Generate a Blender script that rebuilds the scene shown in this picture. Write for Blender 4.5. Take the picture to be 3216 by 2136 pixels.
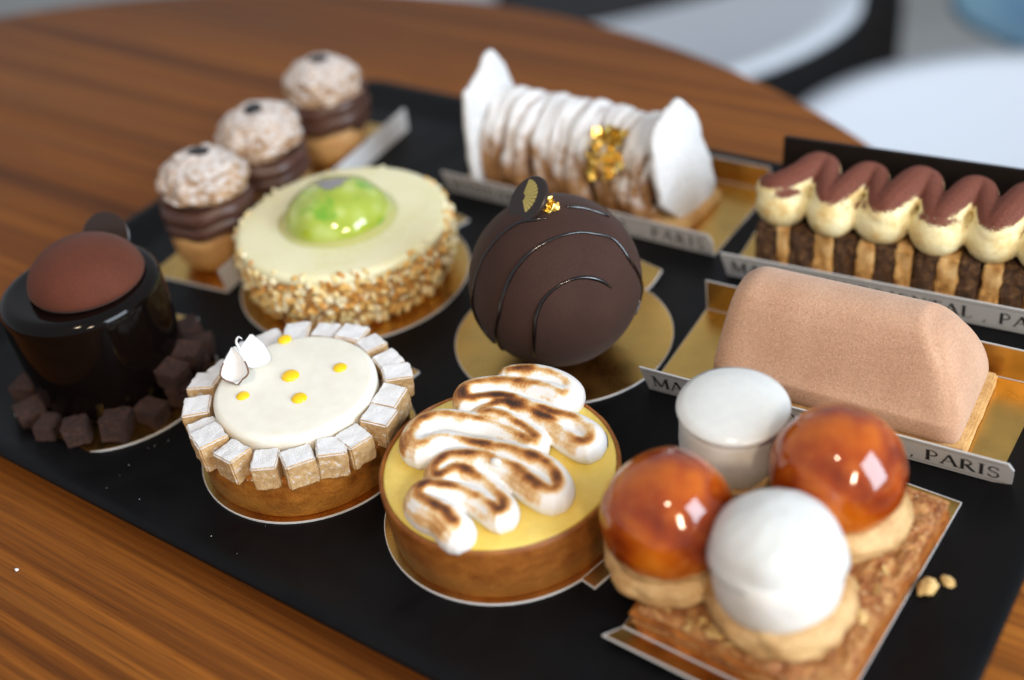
import bpy, bmesh, math, random
from mathutils import Vector, Matrix, noise

# ------------------------------------------------------------------ scene, camera, light
for o in list(bpy.data.objects):
    bpy.data.objects.remove(o)
random.seed(7)
PI = math.pi
S = 0.01                                    # every shape below is written in centimetres
scene = bpy.context.scene
COL = scene.collection

TH = math.radians(-38.6666)
PITCH = math.radians(36.774)
ROLL = math.radians(-7.5587)
def frame(v):                               # camera-levelled axes -> tray-aligned axes
    c, s = math.cos(TH), math.sin(TH)
    return Vector((v.x*c + v.y*s, -v.x*s + v.y*c, v.z))
fw = Vector((0, math.cos(PITCH), -math.sin(PITCH)))
rt = Vector((1, 0, 0)); up = rt.cross(fw)
Rv = math.cos(ROLL)*rt + math.sin(ROLL)*up
Uv = -math.sin(ROLL)*rt + math.cos(ROLL)*up
fw, Rv, Uv = frame(fw), frame(Rv), frame(Uv)
cam_d = bpy.data.cameras.new('camera')
cam = bpy.data.objects.new('camera', cam_d); COL.objects.link(cam)
cam.matrix_world = Matrix((( Rv.x, Uv.x, -fw.x, 25.9*S), (Rv.y, Uv.y, -fw.y, -32.35*S), (Rv.z, Uv.z, -fw.z, 30*S), (0, 0, 0, 1)))
cam_d.sensor_width = 36; cam_d.lens = 36*1.16814
cam_d.clip_start = 0.01; cam_d.clip_end = 60
cam_d.dof.use_dof = True; cam_d.dof.focus_distance = 0.428; cam_d.dof.aperture_fstop = 3.5
scene.camera = cam

world = bpy.data.worlds.new('World'); scene.world = world; world.use_nodes = True
world.node_tree.nodes['Background'].inputs[0].default_value = (0.56, 0.60, 0.66, 1)
world.node_tree.nodes['Background'].inputs[1].default_value = 0.66

def area(name, loc, target, size, energy, color):
    l = bpy.data.lights.new(name, 'AREA'); l.shape = 'RECTANGLE'; l.size, l.size_y = size
    l.energy = energy; l.color = color
    o = bpy.data.objects.new(name, l); COL.objects.link(o); o.location = loc
    o.rotation_euler = (Vector(target) - Vector(loc)).to_track_quat('-Z', 'Y').to_euler()
    return o
area('window_light', (1.50, -0.02, 0.64), (0.05, 0, 0), (0.88, 0.88), 30, (0.76, 0.88, 1.0))
area('warm_ceiling_lamp', (0.56, -1.03, 1.62), (0, 0, 0), (0.15, 0.15), 10, (1.0, 0.78, 0.54))
area('warm_pendant_lamp', (1.36, -1.05, 0.90), (0.1, 0, 0), (0.19, 0.19), 9, (1.0, 0.78, 0.55))

vs = scene.view_settings
vs.view_transform = 'Standard'; vs.look = 'None'; vs.gamma = 1; vs.exposure = 0.2; vs.use_curve_mapping = False
scene.render.engine = 'CYCLES'

# ------------------------------------------------------------------ material helpers
class Mt:
    def __init__(s, name, base=(.5,.5,.5), rough=.5, **kw):
        s.m = bpy.data.materials.new(name); s.m.use_nodes = True
        s.nt = s.m.node_tree; s.b = s.nt.nodes['Principled BSDF']
        s.set('Base Color', base); s.set('Roughness', rough)
        for k, v in kw.items(): s.set(k.replace('_', ' '), v)
        s.tc = None
    def set(s, k, v):
        i = s.b.inputs[k]
        if hasattr(v, 'links') or isinstance(v, bpy.types.NodeSocket): s.nt.links.new(v, i)
        elif isinstance(v, (tuple, list)) and len(v) == 3 and i.type == 'RGBA': i.default_value = (*v, 1)
        else: i.default_value = v
    def node(s, t, **kw):
        n = s.nt.nodes.new(t)
        for k, v in kw.items(): setattr(n, k, v)
        return n
    def link(s, a, b): s.nt.links.new(a, b)
    def coord(s, sc=(1, 1, 1)):             # object space, in centimetres
        if not s.tc: s.tc = s.node('ShaderNodeTexCoord')
        m = s.node('ShaderNodeMapping'); m.inputs['Scale'].default_value = [100*c for c in sc]
        s.link(s.tc.outputs['Object'], m.inputs['Vector']); return m.outputs[0]
    def noise(s, scale=1, detail=4, rough=.55, sc=(1, 1, 1), dist=0):
        n = s.node('ShaderNodeTexNoise'); n.inputs['Scale'].default_value = scale
        n.inputs['Detail'].default_value = detail; n.inputs['Roughness'].default_value = rough
        n.inputs['Distortion'].default_value = dist
        s.link(s.coord(sc), n.inputs['Vector']); return n.outputs['Fac']
    def voro(s, scale=1, feature='F1', out='Distance', sc=(1, 1, 1)):
        n = s.node('ShaderNodeTexVoronoi'); n.feature = feature; n.inputs['Scale'].default_value = scale
        s.link(s.coord(sc), n.inputs['Vector']); return n.outputs[out]
    def ramp(s, fac, stops, interp='LINEAR'):
        r = s.node('ShaderNodeValToRGB'); cr = r.color_ramp; cr.interpolation = interp
        while len(cr.elements) < len(stops): cr.elements.new(.5)
        for e, (p, c) in zip(cr.elements, stops):
            e.position = p; e.color = (*c, 1) if isinstance(c, tuple) else (c, c, c, 1)
        s.link(fac, r.inputs[0]); return r.outputs[0]
    def mix(s, fac, a, b):
        n = s.node('ShaderNodeMix', data_type='RGBA')
        for k, v in (('Factor', fac), ('A', a), ('B', b)):
            i = [q for q in n.inputs if q.name == k and q.enabled][0] if k != 'Factor' else n.inputs[0]
            if isinstance(v, bpy.types.NodeSocket): s.link(v, i)
            elif isinstance(v, tuple): i.default_value = (*v, 1)
            else: i.default_value = v
        return [o for o in n.outputs if o.enabled][0]
    def math(s, op, a, b=0., c=None):
        n = s.node('ShaderNodeMath', operation=op)
        for i, v in enumerate((a, b) if c is None else (a, b, c)):
            if isinstance(v, bpy.types.NodeSocket): s.link(v, n.inputs[i])
            else: n.inputs[i].default_value = v
        return n.outputs[0]
    def nz(s):
        g = s.node('ShaderNodeNewGeometry'); x = s.node('ShaderNodeSeparateXYZ')
        s.link(g.outputs['Normal'], x.inputs[0]); return x.outputs[2]
    def attr(s, name):
        a = s.node('ShaderNodeAttribute'); a.attribute_name = name; return a.outputs['Fac']
    def bump(s, h, strength=.5, dist=.05):
        b = s.node('ShaderNodeBump'); b.inputs['Strength'].default_value = strength
        b.inputs['Distance'].default_value = dist*S
        s.link(h, b.inputs['Height']); s.set('Normal', b.outputs[0]); return s
    def rgh(s, fac, lo, hi): s.set('Roughness', s.ramp(fac, [(.3, lo), (.7, hi)])); return s
    def sss(s, w, r, col=(1, .6, .4)):
        s.set('Subsurface Weight', w); s.b.inputs['Subsurface Radius'].default_value = col
        s.b.inputs['Subsurface Scale'].default_value = r*S; return s

# wood: long grain along the tray's front edge
m = Mt('walnut_wood', rough=.5, Specular_IOR_Level=.10); W = m
g1 = m.noise(1, 5, .62, (.010, .95, .4), .5); g2 = m.noise(1, 4, .6, (.03, 3.6, 1)); g3 = m.noise(1, 2, .5, (.006, .16, .2))
c = m.ramp(g1, [(.30, (.085, .026, .005)), (.42, (.200, .062, .0095)), (.56, (.315, .104, .0150)), (.72, (.40, .145, .022))])
c = m.mix(m.ramp(g2, [(.35, .5), (.6, 0.)]), c, (.05, .018, .007))
c = m.mix(m.ramp(g3, [(.35, .30), (.65, 0.)]), c, (.10, .032, .008))
g4 = m.noise(1, 3, .6, (.35, 16, 2)); c = m.mix(m.ramp(g4, [(.30, .55), (.45, 0.)]), c, (.04, .014, .005))
m.set('Base Color', c); m.bump(g4, .2, .02); m.rgh(g2, .42, .58)
# tray: black matt lacquer with faint scuffs
m = Mt('black_lacquer', (.0095, .0095, .0105), .42, Specular_IOR_Level=.13); TRAY = m
n = m.noise(.35, 7, .72, (1, .5, 1), .6); n2 = m.noise(40, 2, .5)
m.set('Base Color', m.ramp(n, [(.3, (.0028, .0028, .0032)), (.7, (.0050, .0050, .0057))])); m.rgh(n, .30, .55); m.bump(n2, .08, .01)

def gold(name, base=(.74, .46, .13), rough=.30):
    m = Mt(name, base, rough, Metallic=1.0)
    n = m.noise(.7, 3, .5); n2 = m.noise(30, 2, .6)
    m.set('Base Color', m.ramp(n, [(.3, tuple(.8*c for c in base)), (.7, base)])); m.rgh(n, rough-.07, rough+.1)
    m.bump(n2, .15, .01); return m
GOLD = gold('gold_foil_card')
LEAF = gold('gold_leaf', (1.0, .74, .22), .3)
SILVER = gold('silver_leaf', (.62, .58, .57), .5)
def card(name, base):
    m = Mt(name, base, .7); n = m.noise(25, 3, .6); m.bump(n, .1, .01); return m
CARD = card('white_card', (.60, .60, .61))
LIPC = card('grey_white_card', (.50, .495, .49))
INK = Mt('black_ink', (.02, .02, .022), .6); nn = INK.noise(20, 2); INK.rgh(nn, .5, .7)
LINE = Mt('grey_ink', (.16, .16, .16), .6); nn = LINE.noise(20, 2); LINE.rgh(nn, .5, .7)

def crust(name, dark, light, scale=.9, rough=.5):
    m = Mt(name, light, rough); n = m.noise(scale, 6, .65, (1, 1, 1.6)); f = m.noise(14, 3, .6)
    c = m.ramp(n, [(.32, dark), (.62, light)])
    m.set('Base Color', m.mix(m.ramp(f, [(.4, .28), (.6, 0.)]), c, tuple(.55*q for q in dark)))
    p_ = m.noise(5, 4, .7); m.bump(m.math('ADD', f, p_), .6, .05); m.sss(.12, .12); return m
CRUST = crust('baked_tart_crust', (.21, .056, .006), (.52, .205, .030), .8, .30)
CRUSTD = crust('dark_baked_crust', (.19, .050, .007), (.42, .155, .026), .7, .36)
CUP = crust('pale_cup_crust', (.42, .19, .055), (.66, .39, .15), .6)
CHOUX = crust('choux_pastry', (.40, .20, .06), (.66, .44, .20), .8, .6)
BISC = crust('biscuit', (.50, .27, .09), (.72, .47, .2), 1.0, .7)
m = Mt('flaky_pastry', rough=.5); n = m.noise(1.5, 6, .72, (1.1, .85, 3), .9); f = m.noise(6, 4, .7)
m.set('Base Color', m.mix(m.ramp(f, [(.56, 0.), (.70, .7)]), m.ramp(n, [(.30, (.16, .040, .008)), (.44, (.36, .12, .026)), (.58, (.56, .27, .08)), (.74, (.74, .50, .24))]), (.78, .60, .36)))
m.bump(m.math('ADD', n, f), .9, .16); m.sss(.1, .1); FLAKY = m
LAMIN = crust('laminated_pastry_edge', (.20, .05, .006), (.48, .17, .03), 1.4, .5)

def sugar(name, base_dark, base_light, lo=.25, hi=.6, amt=.30, nscale=5, basescale=2, top=1.):
    """powder sugar lying on faces that look upward, with a ragged border"""
    m = Mt(name, rough=.85); n = m.noise(nscale, 5, .7); b = m.noise(basescale, 5, .65); g = m.noise(22, 3, .65)
    base = m.ramp(b, [(.35, base_dark), (.65, base_light)])
    f = m.math('ADD', m.nz(), m.math('MULTIPLY', m.math('SUBTRACT', n, .5), amt*6))
    f = m.ramp(f, [(lo, 0.), (hi, top)])
    m.set('Base Color', m.mix(f, base, m.ramp(g, [(.25, (.78, .785, .80)), (.6, (.90, .90, .91))])))
    m.bump(m.math('ADD', g, b), .9, .07); m.sss(.1, .1); return m
SHORT = sugar('sugared_shortbread', (.48, .28, .11), (.68, .46, .22), .18, .60, .40, 7, 4)
BUN = sugar('sugar_dusted_choux', (.28, .15, .075), (.52, .31, .15), .0, 1.1, .66, 3.0, 1.6, .66)
STRAND = sugar('sugared_chestnut_cream', (.30, .135, .045), (.46, .25, .10), .02, .55, .24, 2.2, 1.0)
MERSH = Mt('dry_meringue', (.72, .73, .75), .8); n = MERSH.noise(9, 4, .7)
MERSH.set('Base Color', MERSH.ramp(n, [(.34, (.52, .52, .53)), (.54, (.76, .76, .76))])); MERSH.bump(n, .9, .08); MERSH.sss(.25, .25, (1, .9, .8))

def cream(name, a, b, rough=.45, sss=.35, rad=.3, scale=2, bs=.15, col=(1, .8, .6)):
    m = Mt(name, a, rough); n = m.noise(scale, 4, .6); f = m.noise(30, 3, .6)
    m.set('Base Color', m.ramp(n, [(.35, a), (.65, b)])); m.bump(f, bs, .02); m.rgh(n, rough-.05, rough+.1); m.sss(sss, rad, col); return m
COCO = cream('coconut_mousse', (.80, .78, .68), (.85, .835, .75), .62, .4, .3, 1.2, .45)
WHITEC = cream('white_chantilly', (.72, .71, .67), (.77, .765, .74), .35, .4, .3, 2.5, .06)
WHITET = cream('white_glazed_cap', (.665, .685, .675), (.70, .72, .71), .15, .4, .3, 3.5, .05)
GLAZE = cream('pale_green_glaze', (.80, .76, .47), (.84, .81, .56), .28, .4, .35, .5, .03)
GEL = cream('yellow_fruit_gel', (.90, .56, .006), (.92, .62, .012), .12, .2, .1, 2, 0.02)
FLESH = cream('coconut_flesh', (.82, .83, .84), (.85, .86, .87), .5, .4, .15, 4, .1)
RIND = Mt('coconut_rind', (.16, .07, .03), .8); nn = RIND.noise(12, 3); RIND.rgh(nn, .7, .9)
CURD = cream('lemon_curd', (.78, .54, .10), (.86, .66, .17), .2, .45, .4, .6, .03, (1, .75, .3))
nn = CURD.noise(1.3, 4, .6); CURD.bump(nn, .35, .12)
GAN = cream('chocolate_cream', (.060, .024, .015), (.085, .036, .023), .38, .1, .1, 2, .1)
GLOSS = Mt('chocolate_mirror_glaze', (.0035, .002, .0016), .07, Specular_IOR_Level=.2); nn = GLOSS.noise(.9, 3); GLOSS.rgh(nn, .05, .12)
DISC = Mt('dark_chocolate_plate', (.022, .011, .008), .35); nn = DISC.noise(6, 3); DISC.rgh(nn, .3, .42)
DARKLIP = Mt('dark_reflecting_lip', (.008, .0045, .004), .4, Specular_IOR_Level=.3); nn = DARKLIP.noise(6, 3); DARKLIP.rgh(nn, .36, .5)  # gold foil's dark reflection put into the colour as black
DRIZ = Mt('chocolate_drizzle', (.007, .004, .004), .15, Coat_Weight=.4); nn = DRIZ.noise(4, 3); DRIZ.rgh(nn, .12, .25)
def velvet(name, a, b, sheen, bs=.45, scale=22):
    m = Mt(name, a, .78); n = m.noise(scale, 3, .65); w = m.noise(.5, 3, .5)
    sp = m.noise(scale*.62, 4, .75)
    c = m.ramp(w, [(.35, a), (.65, b)])
    c = m.mix(m.ramp(sp, [(.36, .45), (.5, 0.)]), c, tuple(.62*q for q in a)); c = m.mix(m.ramp(sp, [(.54, 0.), (.68, .5)]), c, tuple(min(1, 1.35*q) for q in b))
    m.set('Base Color', c); m.bump(n, bs, .05)
    m.set('Sheen Weight', sheen); m.set('Sheen Roughness', .45); m.set('Specular IOR Level', .25); return m
VSPH = velvet('cocoa_velvet', (.037, .0155, .011), (.047, .0195, .0135), .05, .5, 26)
VDOME = velvet('red_brown_cocoa_velvet', (.092, .024, .012), (.112, .030, .015), .05, .4, 26)
VMOUS = velvet('caramel_velvet', (.49, .28, .175), (.57, .345, .225), .28, .7, 20)
VMOUS.sss(.15, .2)
m = Mt('brownie', rough=.85); n = m.noise(4, 6, .7); m.set('Base Color', m.ramp(n, [(.35, (.012, .005, .0035)), (.6, (.050, .018, .011)), (.75, (.09, .033, .02))])); m.bump(n, .9, .12); BROWN = m
m = Mt('coffee_sponge', rough=.85); n = m.noise(3, 6, .7); m.set('Base Color', m.ramp(n, [(.30, (.016, .008, .004)), (.50, (.075, .034, .014)), (.70, (.26, .14, .06))])); m.bump(n, .9, .12); SPONGE = m
m = Mt('coffee_stained_cream', rough=.6); n = m.noise(.9, 5, .65); m.set('Base Color', m.ramp(n, [(.36, (.15, .06, .018)), (.50, (.55, .31, .10)), (.68, (.78, .55, .26))])); m.bump(n, .5, .08); m.sss(.2, .2); LAYER = m
m = Mt('cocoa_dusted_mascarpone', rough=.8); n = m.noise(4, 5, .65); g = m.noise(18, 3, .7); y = m.noise(1.1, 4, .6)
f = m.math('ADD', m.attr('dust'), m.math('MULTIPLY', m.math('SUBTRACT', n, .5), .40)); f = m.math('ADD', f, m.math('MULTIPLY', m.math('SUBTRACT', g, .5), .9))
cr = m.ramp(y, [(.34, (.70, .50, .20)), (.52, (.82, .72, .40)), (.7, (.86, .79, .52))])
m.set('Base Color', m.mix(m.ramp(f, [(.40, 0.), (.64, 1.)]), cr, m.ramp(g, [(.35, (.095, .022, .011)), (.65, (.20, .056, .030))])))
m.bump(g, .4, .04); m.sss(.15, .2); MASC = m
m = Mt('torched_meringue', rough=.5); n = m.noise(1.6, 5, .65); g = m.noise(13, 4, .75)
f = m.math('ADD', m.attr('toast'), m.math('MULTIPLY', m.math('SUBTRACT', n, .5), .55))
f = m.math('ADD', f, m.math('MULTIPLY', m.math('SUBTRACT', g, .5), .45))
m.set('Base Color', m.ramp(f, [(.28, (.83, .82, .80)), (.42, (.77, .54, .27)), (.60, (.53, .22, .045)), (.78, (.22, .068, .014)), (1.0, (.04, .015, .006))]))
m.bump(g, .3, .04); m.sss(.3, .25, (1, .7, .5)); TOAST = m
m = Mt('caramel_glaze', rough=.10, Coat_Weight=.25, Coat_Roughness=.04); n = m.noise(.6, 2, .45, dist=.2); n2 = m.noise(2.2, 4, .6)
c = m.ramp(n, [(.28, (.12, .010, .001)), (.48, (.30, .044, .002)), (.64, (.50, .115, .004)), (.8, (.68, .24, .02))])
m.set('Base Color', m.mix(m.ramp(n2, [(.5, 0.), (.75, .22)]), c, (.62, .24, .04))); m.sss(.25, .3, (1, .35, .1)); CARAMEL = m
m = Mt('green_apple_jelly', rough=.06, Coat_Weight=1.0, Coat_Roughness=.02); v = m.voro(1.15, 'SMOOTH_F1'); n = m.noise(.8, 3, .5)
c = m.ramp(v, [(.12, (.50, .60, .16)), (.38, (.41, .51, .06)), (.7, (.34, .43, .03))])
m.set('Base Color', m.mix(m.ramp(n, [(.54, 0.), (.64, .75)]), c, (.13, .40, .015))); m.sss(.45, .5, (.8, 1, .25)); JELLY = m
m = Mt('syrup', (.60, .58, .20), .08, Coat_Weight=1.0); nn = m.noise(.6, 2); m.rgh(nn, .06, .12); m.sss(.3, .4); SYRUP = m
CHIP = []
for k, (a, b) in enumerate((((.66, .36, .08), (.78, .52, .18)), ((.76, .58, .24), (.84, .70, .38)), ((.78, .68, .42), (.85, .78, .55)), ((.50, .20, .03), (.64, .32, .06)))):
    CHIP.append(cream('nut_chip_%s' % 'abcd'[k], a, b, .45, .2, .1, 4, .2))
CRUMB = cream('pastry_crumb', (.52, .33, .10), (.66, .46, .2), .7, .15, .1, 5, .4)
CHAIRW = Mt('white_moulded_plastic', (.72, .79, .88), .35); nn = CHAIRW.noise(.05, 3); CHAIRW.rgh(nn, .3, .42)
BLACKP = Mt('black_upholstery', (.009, .009, .011), .6); nn = BLACKP.noise(2, 3); BLACKP.rgh(nn, .55, .7)
BLUEP = Mt('blue_upholstery', (.05, .19, .40), .6); nn = BLUEP.noise(.05, 3); BLUEP.set('Base Color', BLUEP.ramp(nn, [(.3, (.05, .13, .28)), (.7, (.16, .30, .38))]))
FLOORM = Mt('grey_floor', (.34, .35, .34), .5); nn = FLOORM.noise(.02, 4); FLOORM.set('Base Color', FLOORM.ramp(nn, [(.3, (.28, .285, .28)), (.7, (.40, .41, .40))]))

# ------------------------------------------------------------------ object helpers
def raw(verts, faces, name='mesh'):
    me = bpy.data.meshes.new(name); me.from_pydata([(v[0]*S, v[1]*S, v[2]*S) for v in verts], [], faces)
    me.validate(); me.update(); return me
def smooth(me, angle=None):
    for p in me.polygons: p.use_smooth = True
    if angle is not None:
        try: me.set_sharp_from_angle(angle=math.radians(angle))
        except Exception: pass
    return me
def part(name, me, mat, parent=None, loc=(0, 0, 0), rot=(0, 0, 0), sc=1, label=None, kind=None):
    o = bpy.data.objects.new(name, me); COL.objects.link(o)
    if mat is not None and not me.materials: me.materials.append(mat.m)
    o.parent = parent; o.location = [c*S for c in loc]; o.rotation_euler = rot
    o.scale = (sc, sc, sc) if not isinstance(sc, (tuple, list)) else sc
    if label: o['label'] = label
    if kind: o['kind'] = kind
    return o
def thing(name, label, cat, loc, rot=0, group=None, tilt=(0, 0)):
    o = bpy.data.objects.new(name, None); COL.objects.link(o); o.empty_display_size = .01
    o.location = [c*S for c in loc]; o.rotation_euler = (tilt[0], tilt[1], rot)
    o['label'] = label; o['category'] = cat
    if group: o['group'] = group
    return o
def lathe(prof, n=64, jit=None):
    """prof: (r, z) from bottom centre to top centre"""
    vs, fs, rows = [], [], []
    for (r, z) in prof:
        if r < 1e-4: vs.append((0, 0, z)); rows.append([len(vs)-1])
        else:
            row = []
            for k in range(n):
                a = 2*PI*k/n; p = Vector((r*math.cos(a), r*math.sin(a), z))
                if jit: p = jit(p, a)
                vs.append(tuple(p)); row.append(len(vs)-1)
            rows.append(row)
    for A, B in zip(rows, rows[1:]):
        if len(A) == 1 and len(B) == 1: continue
        for k in range(n):
            k2 = (k+1) % n
            if len(A) == 1: fs.append((A[0], B[k2], B[k]))
            elif len(B) == 1: fs.append((A[k], A[k2], B[0]))
            else: fs.append((A[k], A[k2], B[k2], B[k]))
    return raw(vs, fs)
def arcp(cx, cz, r, a0, a1, n=6):           # profile arc, degrees
    return [(cx + r*math.cos(math.radians(a0+(a1-a0)*k/n)), cz + r*math.sin(math.radians(a0+(a1-a0)*k/n))) for k in range(n+1)]
def prism(poly, z0, z1, name='mesh'):
    n = len(poly)
    vs = [(x, y, z0) for x, y in poly] + [(x, y, z1) for x, y in poly]
    fs = [tuple(range(n-1, -1, -1)), tuple(range(n, 2*n))] + [(k, (k+1) % n, n+(k+1) % n, n+k) for k in range(n)]
    return raw(vs, fs)
def catmull(pts, m=8, closed=False):
    P = [Vector(p) for p in pts]; out = []
    n = len(P)
    for i in range(n if closed else n-1):
        if closed: a, b, c, d = P[i-1], P[i], P[(i+1) % n], P[(i+2) % n]
        else: a, b, c, d = P[max(i-1, 0)], P[i], P[i+1], P[min(i+2, n-1)]
        for k in range(m):
            t = k/m
            out.append(.5*((2*b) + (c-a)*t + (2*a-5*b+4*c-d)*t*t + (3*b-a-3*c+d)*t**3))
    if not closed: out.append(P[-1])
    return out
def tube_geo(path, rad, n=12, flat=1.0, cap=True):
    """round tube along path; rad(t) or number; flat squashes it in z"""
    R = rad if callable(rad) else (lambda t: rad)
    vs, fs = [], []
    N = len(path); prev = None
    def ring(c, u, w, r):
        return [tuple(c + (u*math.cos(2*PI*k/n) + w*math.sin(2*PI*k/n)*flat)*r) for k in range(n)]
    rows = []
    for i, p in enumerate(path):
        t = (path[min(i+1, N-1)] - path[max(i-1, 0)]).normalized()
        u = t.cross(Vector((0, 0, 1))) if prev is None else prev - t*prev.dot(t)
        if u.length < 1e-5: u = Vector((1, 0, 0))
        u.normalize(); prev = u; w = u.cross(t)
        r = R(i/(N-1))
        if cap and i == 0:
            for a in (80, 55, 30): rows.append(ring(p - t*r*math.sin(math.radians(a)), u, w, r*math.cos(math.radians(a))))
        rows.append(ring(p, u, w, r))
        if cap and i == N-1:
            for a in (30, 55, 80): rows.append(ring(p + t*r*math.sin(math.radians(a)), u, w, r*math.cos(math.radians(a))))
    for row in rows: vs += row
    for i in range(len(rows)-1):
        for k in range(n):
            k2 = (k+1) % n; fs.append((i*n+k, i*n+k2, (i+1)*n+k2, (i+1)*n+k))
    fs.append(tuple(range(n-1, -1, -1))); b = (len(rows)-1)*n; fs.append(tuple(range(b, b+n)))
    return vs, fs
def tube(path, rad, n=12, flat=1.0): return smooth(raw(*tube_geo(path, rad, n, flat)))
def merge(geos):
    vs, fs = [], []
    for v, f in geos:
        k = len(vs); vs += v; fs += [tuple(i+k for i in q) for q in f]
    return vs, fs
def remeshed(me, voxel, it=3):
    """fuse overlapping tubes into one soft surface"""
    o = bpy.data.objects.new('tmp', me); COL.objects.link(o)
    md = o.modifiers.new('r', 'REMESH'); md.mode = 'VOXEL'; md.voxel_size = voxel*S
    sm = o.modifiers.new('s', 'SMOOTH'); sm.factor = .5; sm.iterations = it
    dg = bpy.context.evaluated_depsgraph_get(); dg.update()
    out = bpy.data.meshes.new_from_object(o.evaluated_get(dg))
    bpy.data.objects.remove(o); return smooth(out)
def set_attr(me, name, fn):
    a = me.attributes.new(name, 'FLOAT', 'POINT')
    nr = [v.normal.copy() for v in me.vertices]
    a.data.foreach_set('value', [fn(v.co/S, nr[i]) for i, v in enumerate(me.vertices)])
def ball(sub=4, fn=None):
    bm = bmesh.new(); bmesh.ops.create_icosphere(bm, subdivisions=sub, radius=1)
    for v in bm.verts: v.co = (fn(v.co.copy()) if fn else v.co)*S
    me = bpy.data.meshes.new('mesh'); bm.to_mesh(me); bm.free(); return smooth(me)
def nz3(p, sc, seed=0): return noise.noise(Vector(p)*sc + Vector((seed*7.3, seed*3.1, seed*1.7)))
def rough_box(sx, sy, sz, cuts=6, amp=.05, seed=0, bev=.06, sc=2.5):
    bm = bmesh.new(); bmesh.ops.create_cube(bm, size=1)
    for v in bm.verts: v.co = Vector((v.co.x*sx, v.co.y*sy, v.co.z*sz + sz/2))
    if bev: bmesh.ops.bevel(bm, geom=bm.edges[:], offset=bev, segments=2, affect='EDGES')
    if cuts: bmesh.ops.subdivide_edges(bm, edges=[e for e in bm.edges if e.calc_length() > .25*min(sx, sy, sz)], cuts=cuts, use_grid_fill=True)
    bm.normal_update()
    for v in bm.verts:
        p = v.co.copy()
        v.co = (p + v.normal*amp*(nz3(p, sc, seed) + .5*nz3(p, sc*2.7, seed+3)))*1.0
    for v in bm.verts: v.co *= S
    me = bpy.data.meshes.new('mesh'); bm.to_mesh(me); bm.free(); return smooth(me, 50)
def crumple(w, h, seed, amp=.25, n=4):
    rr = random.Random(seed); vs = []; fs = []
    for j in range(n+1):
        for i in range(n+1):
            e = .18*w if i in (0, n) or j in (0, n) else 0
            vs.append(((i/n-.5)*w + rr.uniform(-1, 1)*(e+.06*w), (j/n-.5)*h + rr.uniform(-1, 1)*(e+.06*h), rr.uniform(-1, 1)*amp*w))
    for j in range(n):
        for i in range(n): fs.append((j*(n+1)+i, j*(n+1)+i+1, (j+1)*(n+1)+i+1, (j+1)*(n+1)+i))
    return raw(vs, fs)

# ------------------------------------------------------------------ the setting
fl = part('floor', prism([(-900, -500), (500, -500), (500, 900), (-900, 900)], -76, -74), FLOORM, kind='structure')
ZT = -0.95                                   # table surface below the tray's floor
t = thing('round_table', 'round walnut table with striped grain under the black tray', 'table', (-22.3, -20.2, ZT-74+.95))
zt = 74-.95
RT = 52.0
part('table_top', smooth(lathe([(0, zt-3), (RT-.6, zt-3), (RT-.1, zt-2.6), (RT, zt-2.2), (RT, zt-.5), (RT-.15, zt-.15), (RT-.5, zt), (0, zt)], 180), 40), W, t)
part('pedestal', smooth(lathe([(0, 4), (4, 4), (4, zt-3.3), (0, zt-3.3)], 40), 40), BLACKP, t)
part('base', smooth(lathe([(0, 0), (26, 0), (26, 1), (5, 3.9), (0, 3.9)], 60), 40), BLACKP, t)

def rrect(w, h, r, n=8):
    out = []
    for cx, cy, a0 in ((w/2-r, h/2-r, 0), (-w/2+r, h/2-r, 90), (-w/2+r, -h/2+r, 180), (w/2-r, -h/2+r, 270)):
        for k in range(n+1):
            a = math.radians(a0+90*k/n); out.append((cx+r*math.cos(a), cy+r*math.sin(a)))
    return out
def tray_mesh():
    TW, TD, R = 44.9, 33.0, 2.6
    prof = [(2.9, 0), (2.6, .0), (2.3, .03), (1.9, .12), (.8, .42), (.35, .52), (.1, .50), (0, .40), (.02, .25), (.5, -.5), (.8, -.88), (1.1, ZT+.01)]
    vs, fs, rows = [], [], []
    for ins, z in prof:
        pl = rrect(TW-2*ins, TD-2*ins, max(R-ins*.8, .4), 8)
        rows.append(list(range(len(vs), len(vs)+len(pl)))); vs += [(x, y, z) for x, y in pl]
    n = len(rows[0])
    fs.append(tuple(rows[0])); fs.append(tuple(reversed(rows[-1])))
    for A, B in zip(rows, rows[1:]):
        for k in range(n): fs.append((A[k], B[k], B[(k+1) % n], A[(k+1) % n]))
    return smooth(raw(vs, fs), 60)
tr = part('serving_tray', tray_mesh(), TRAY, loc=(0, -.15, 0))
tr['label'] = 'large black rectangular tray carrying all the pastries'; tr['category'] = 'tray'

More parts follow.
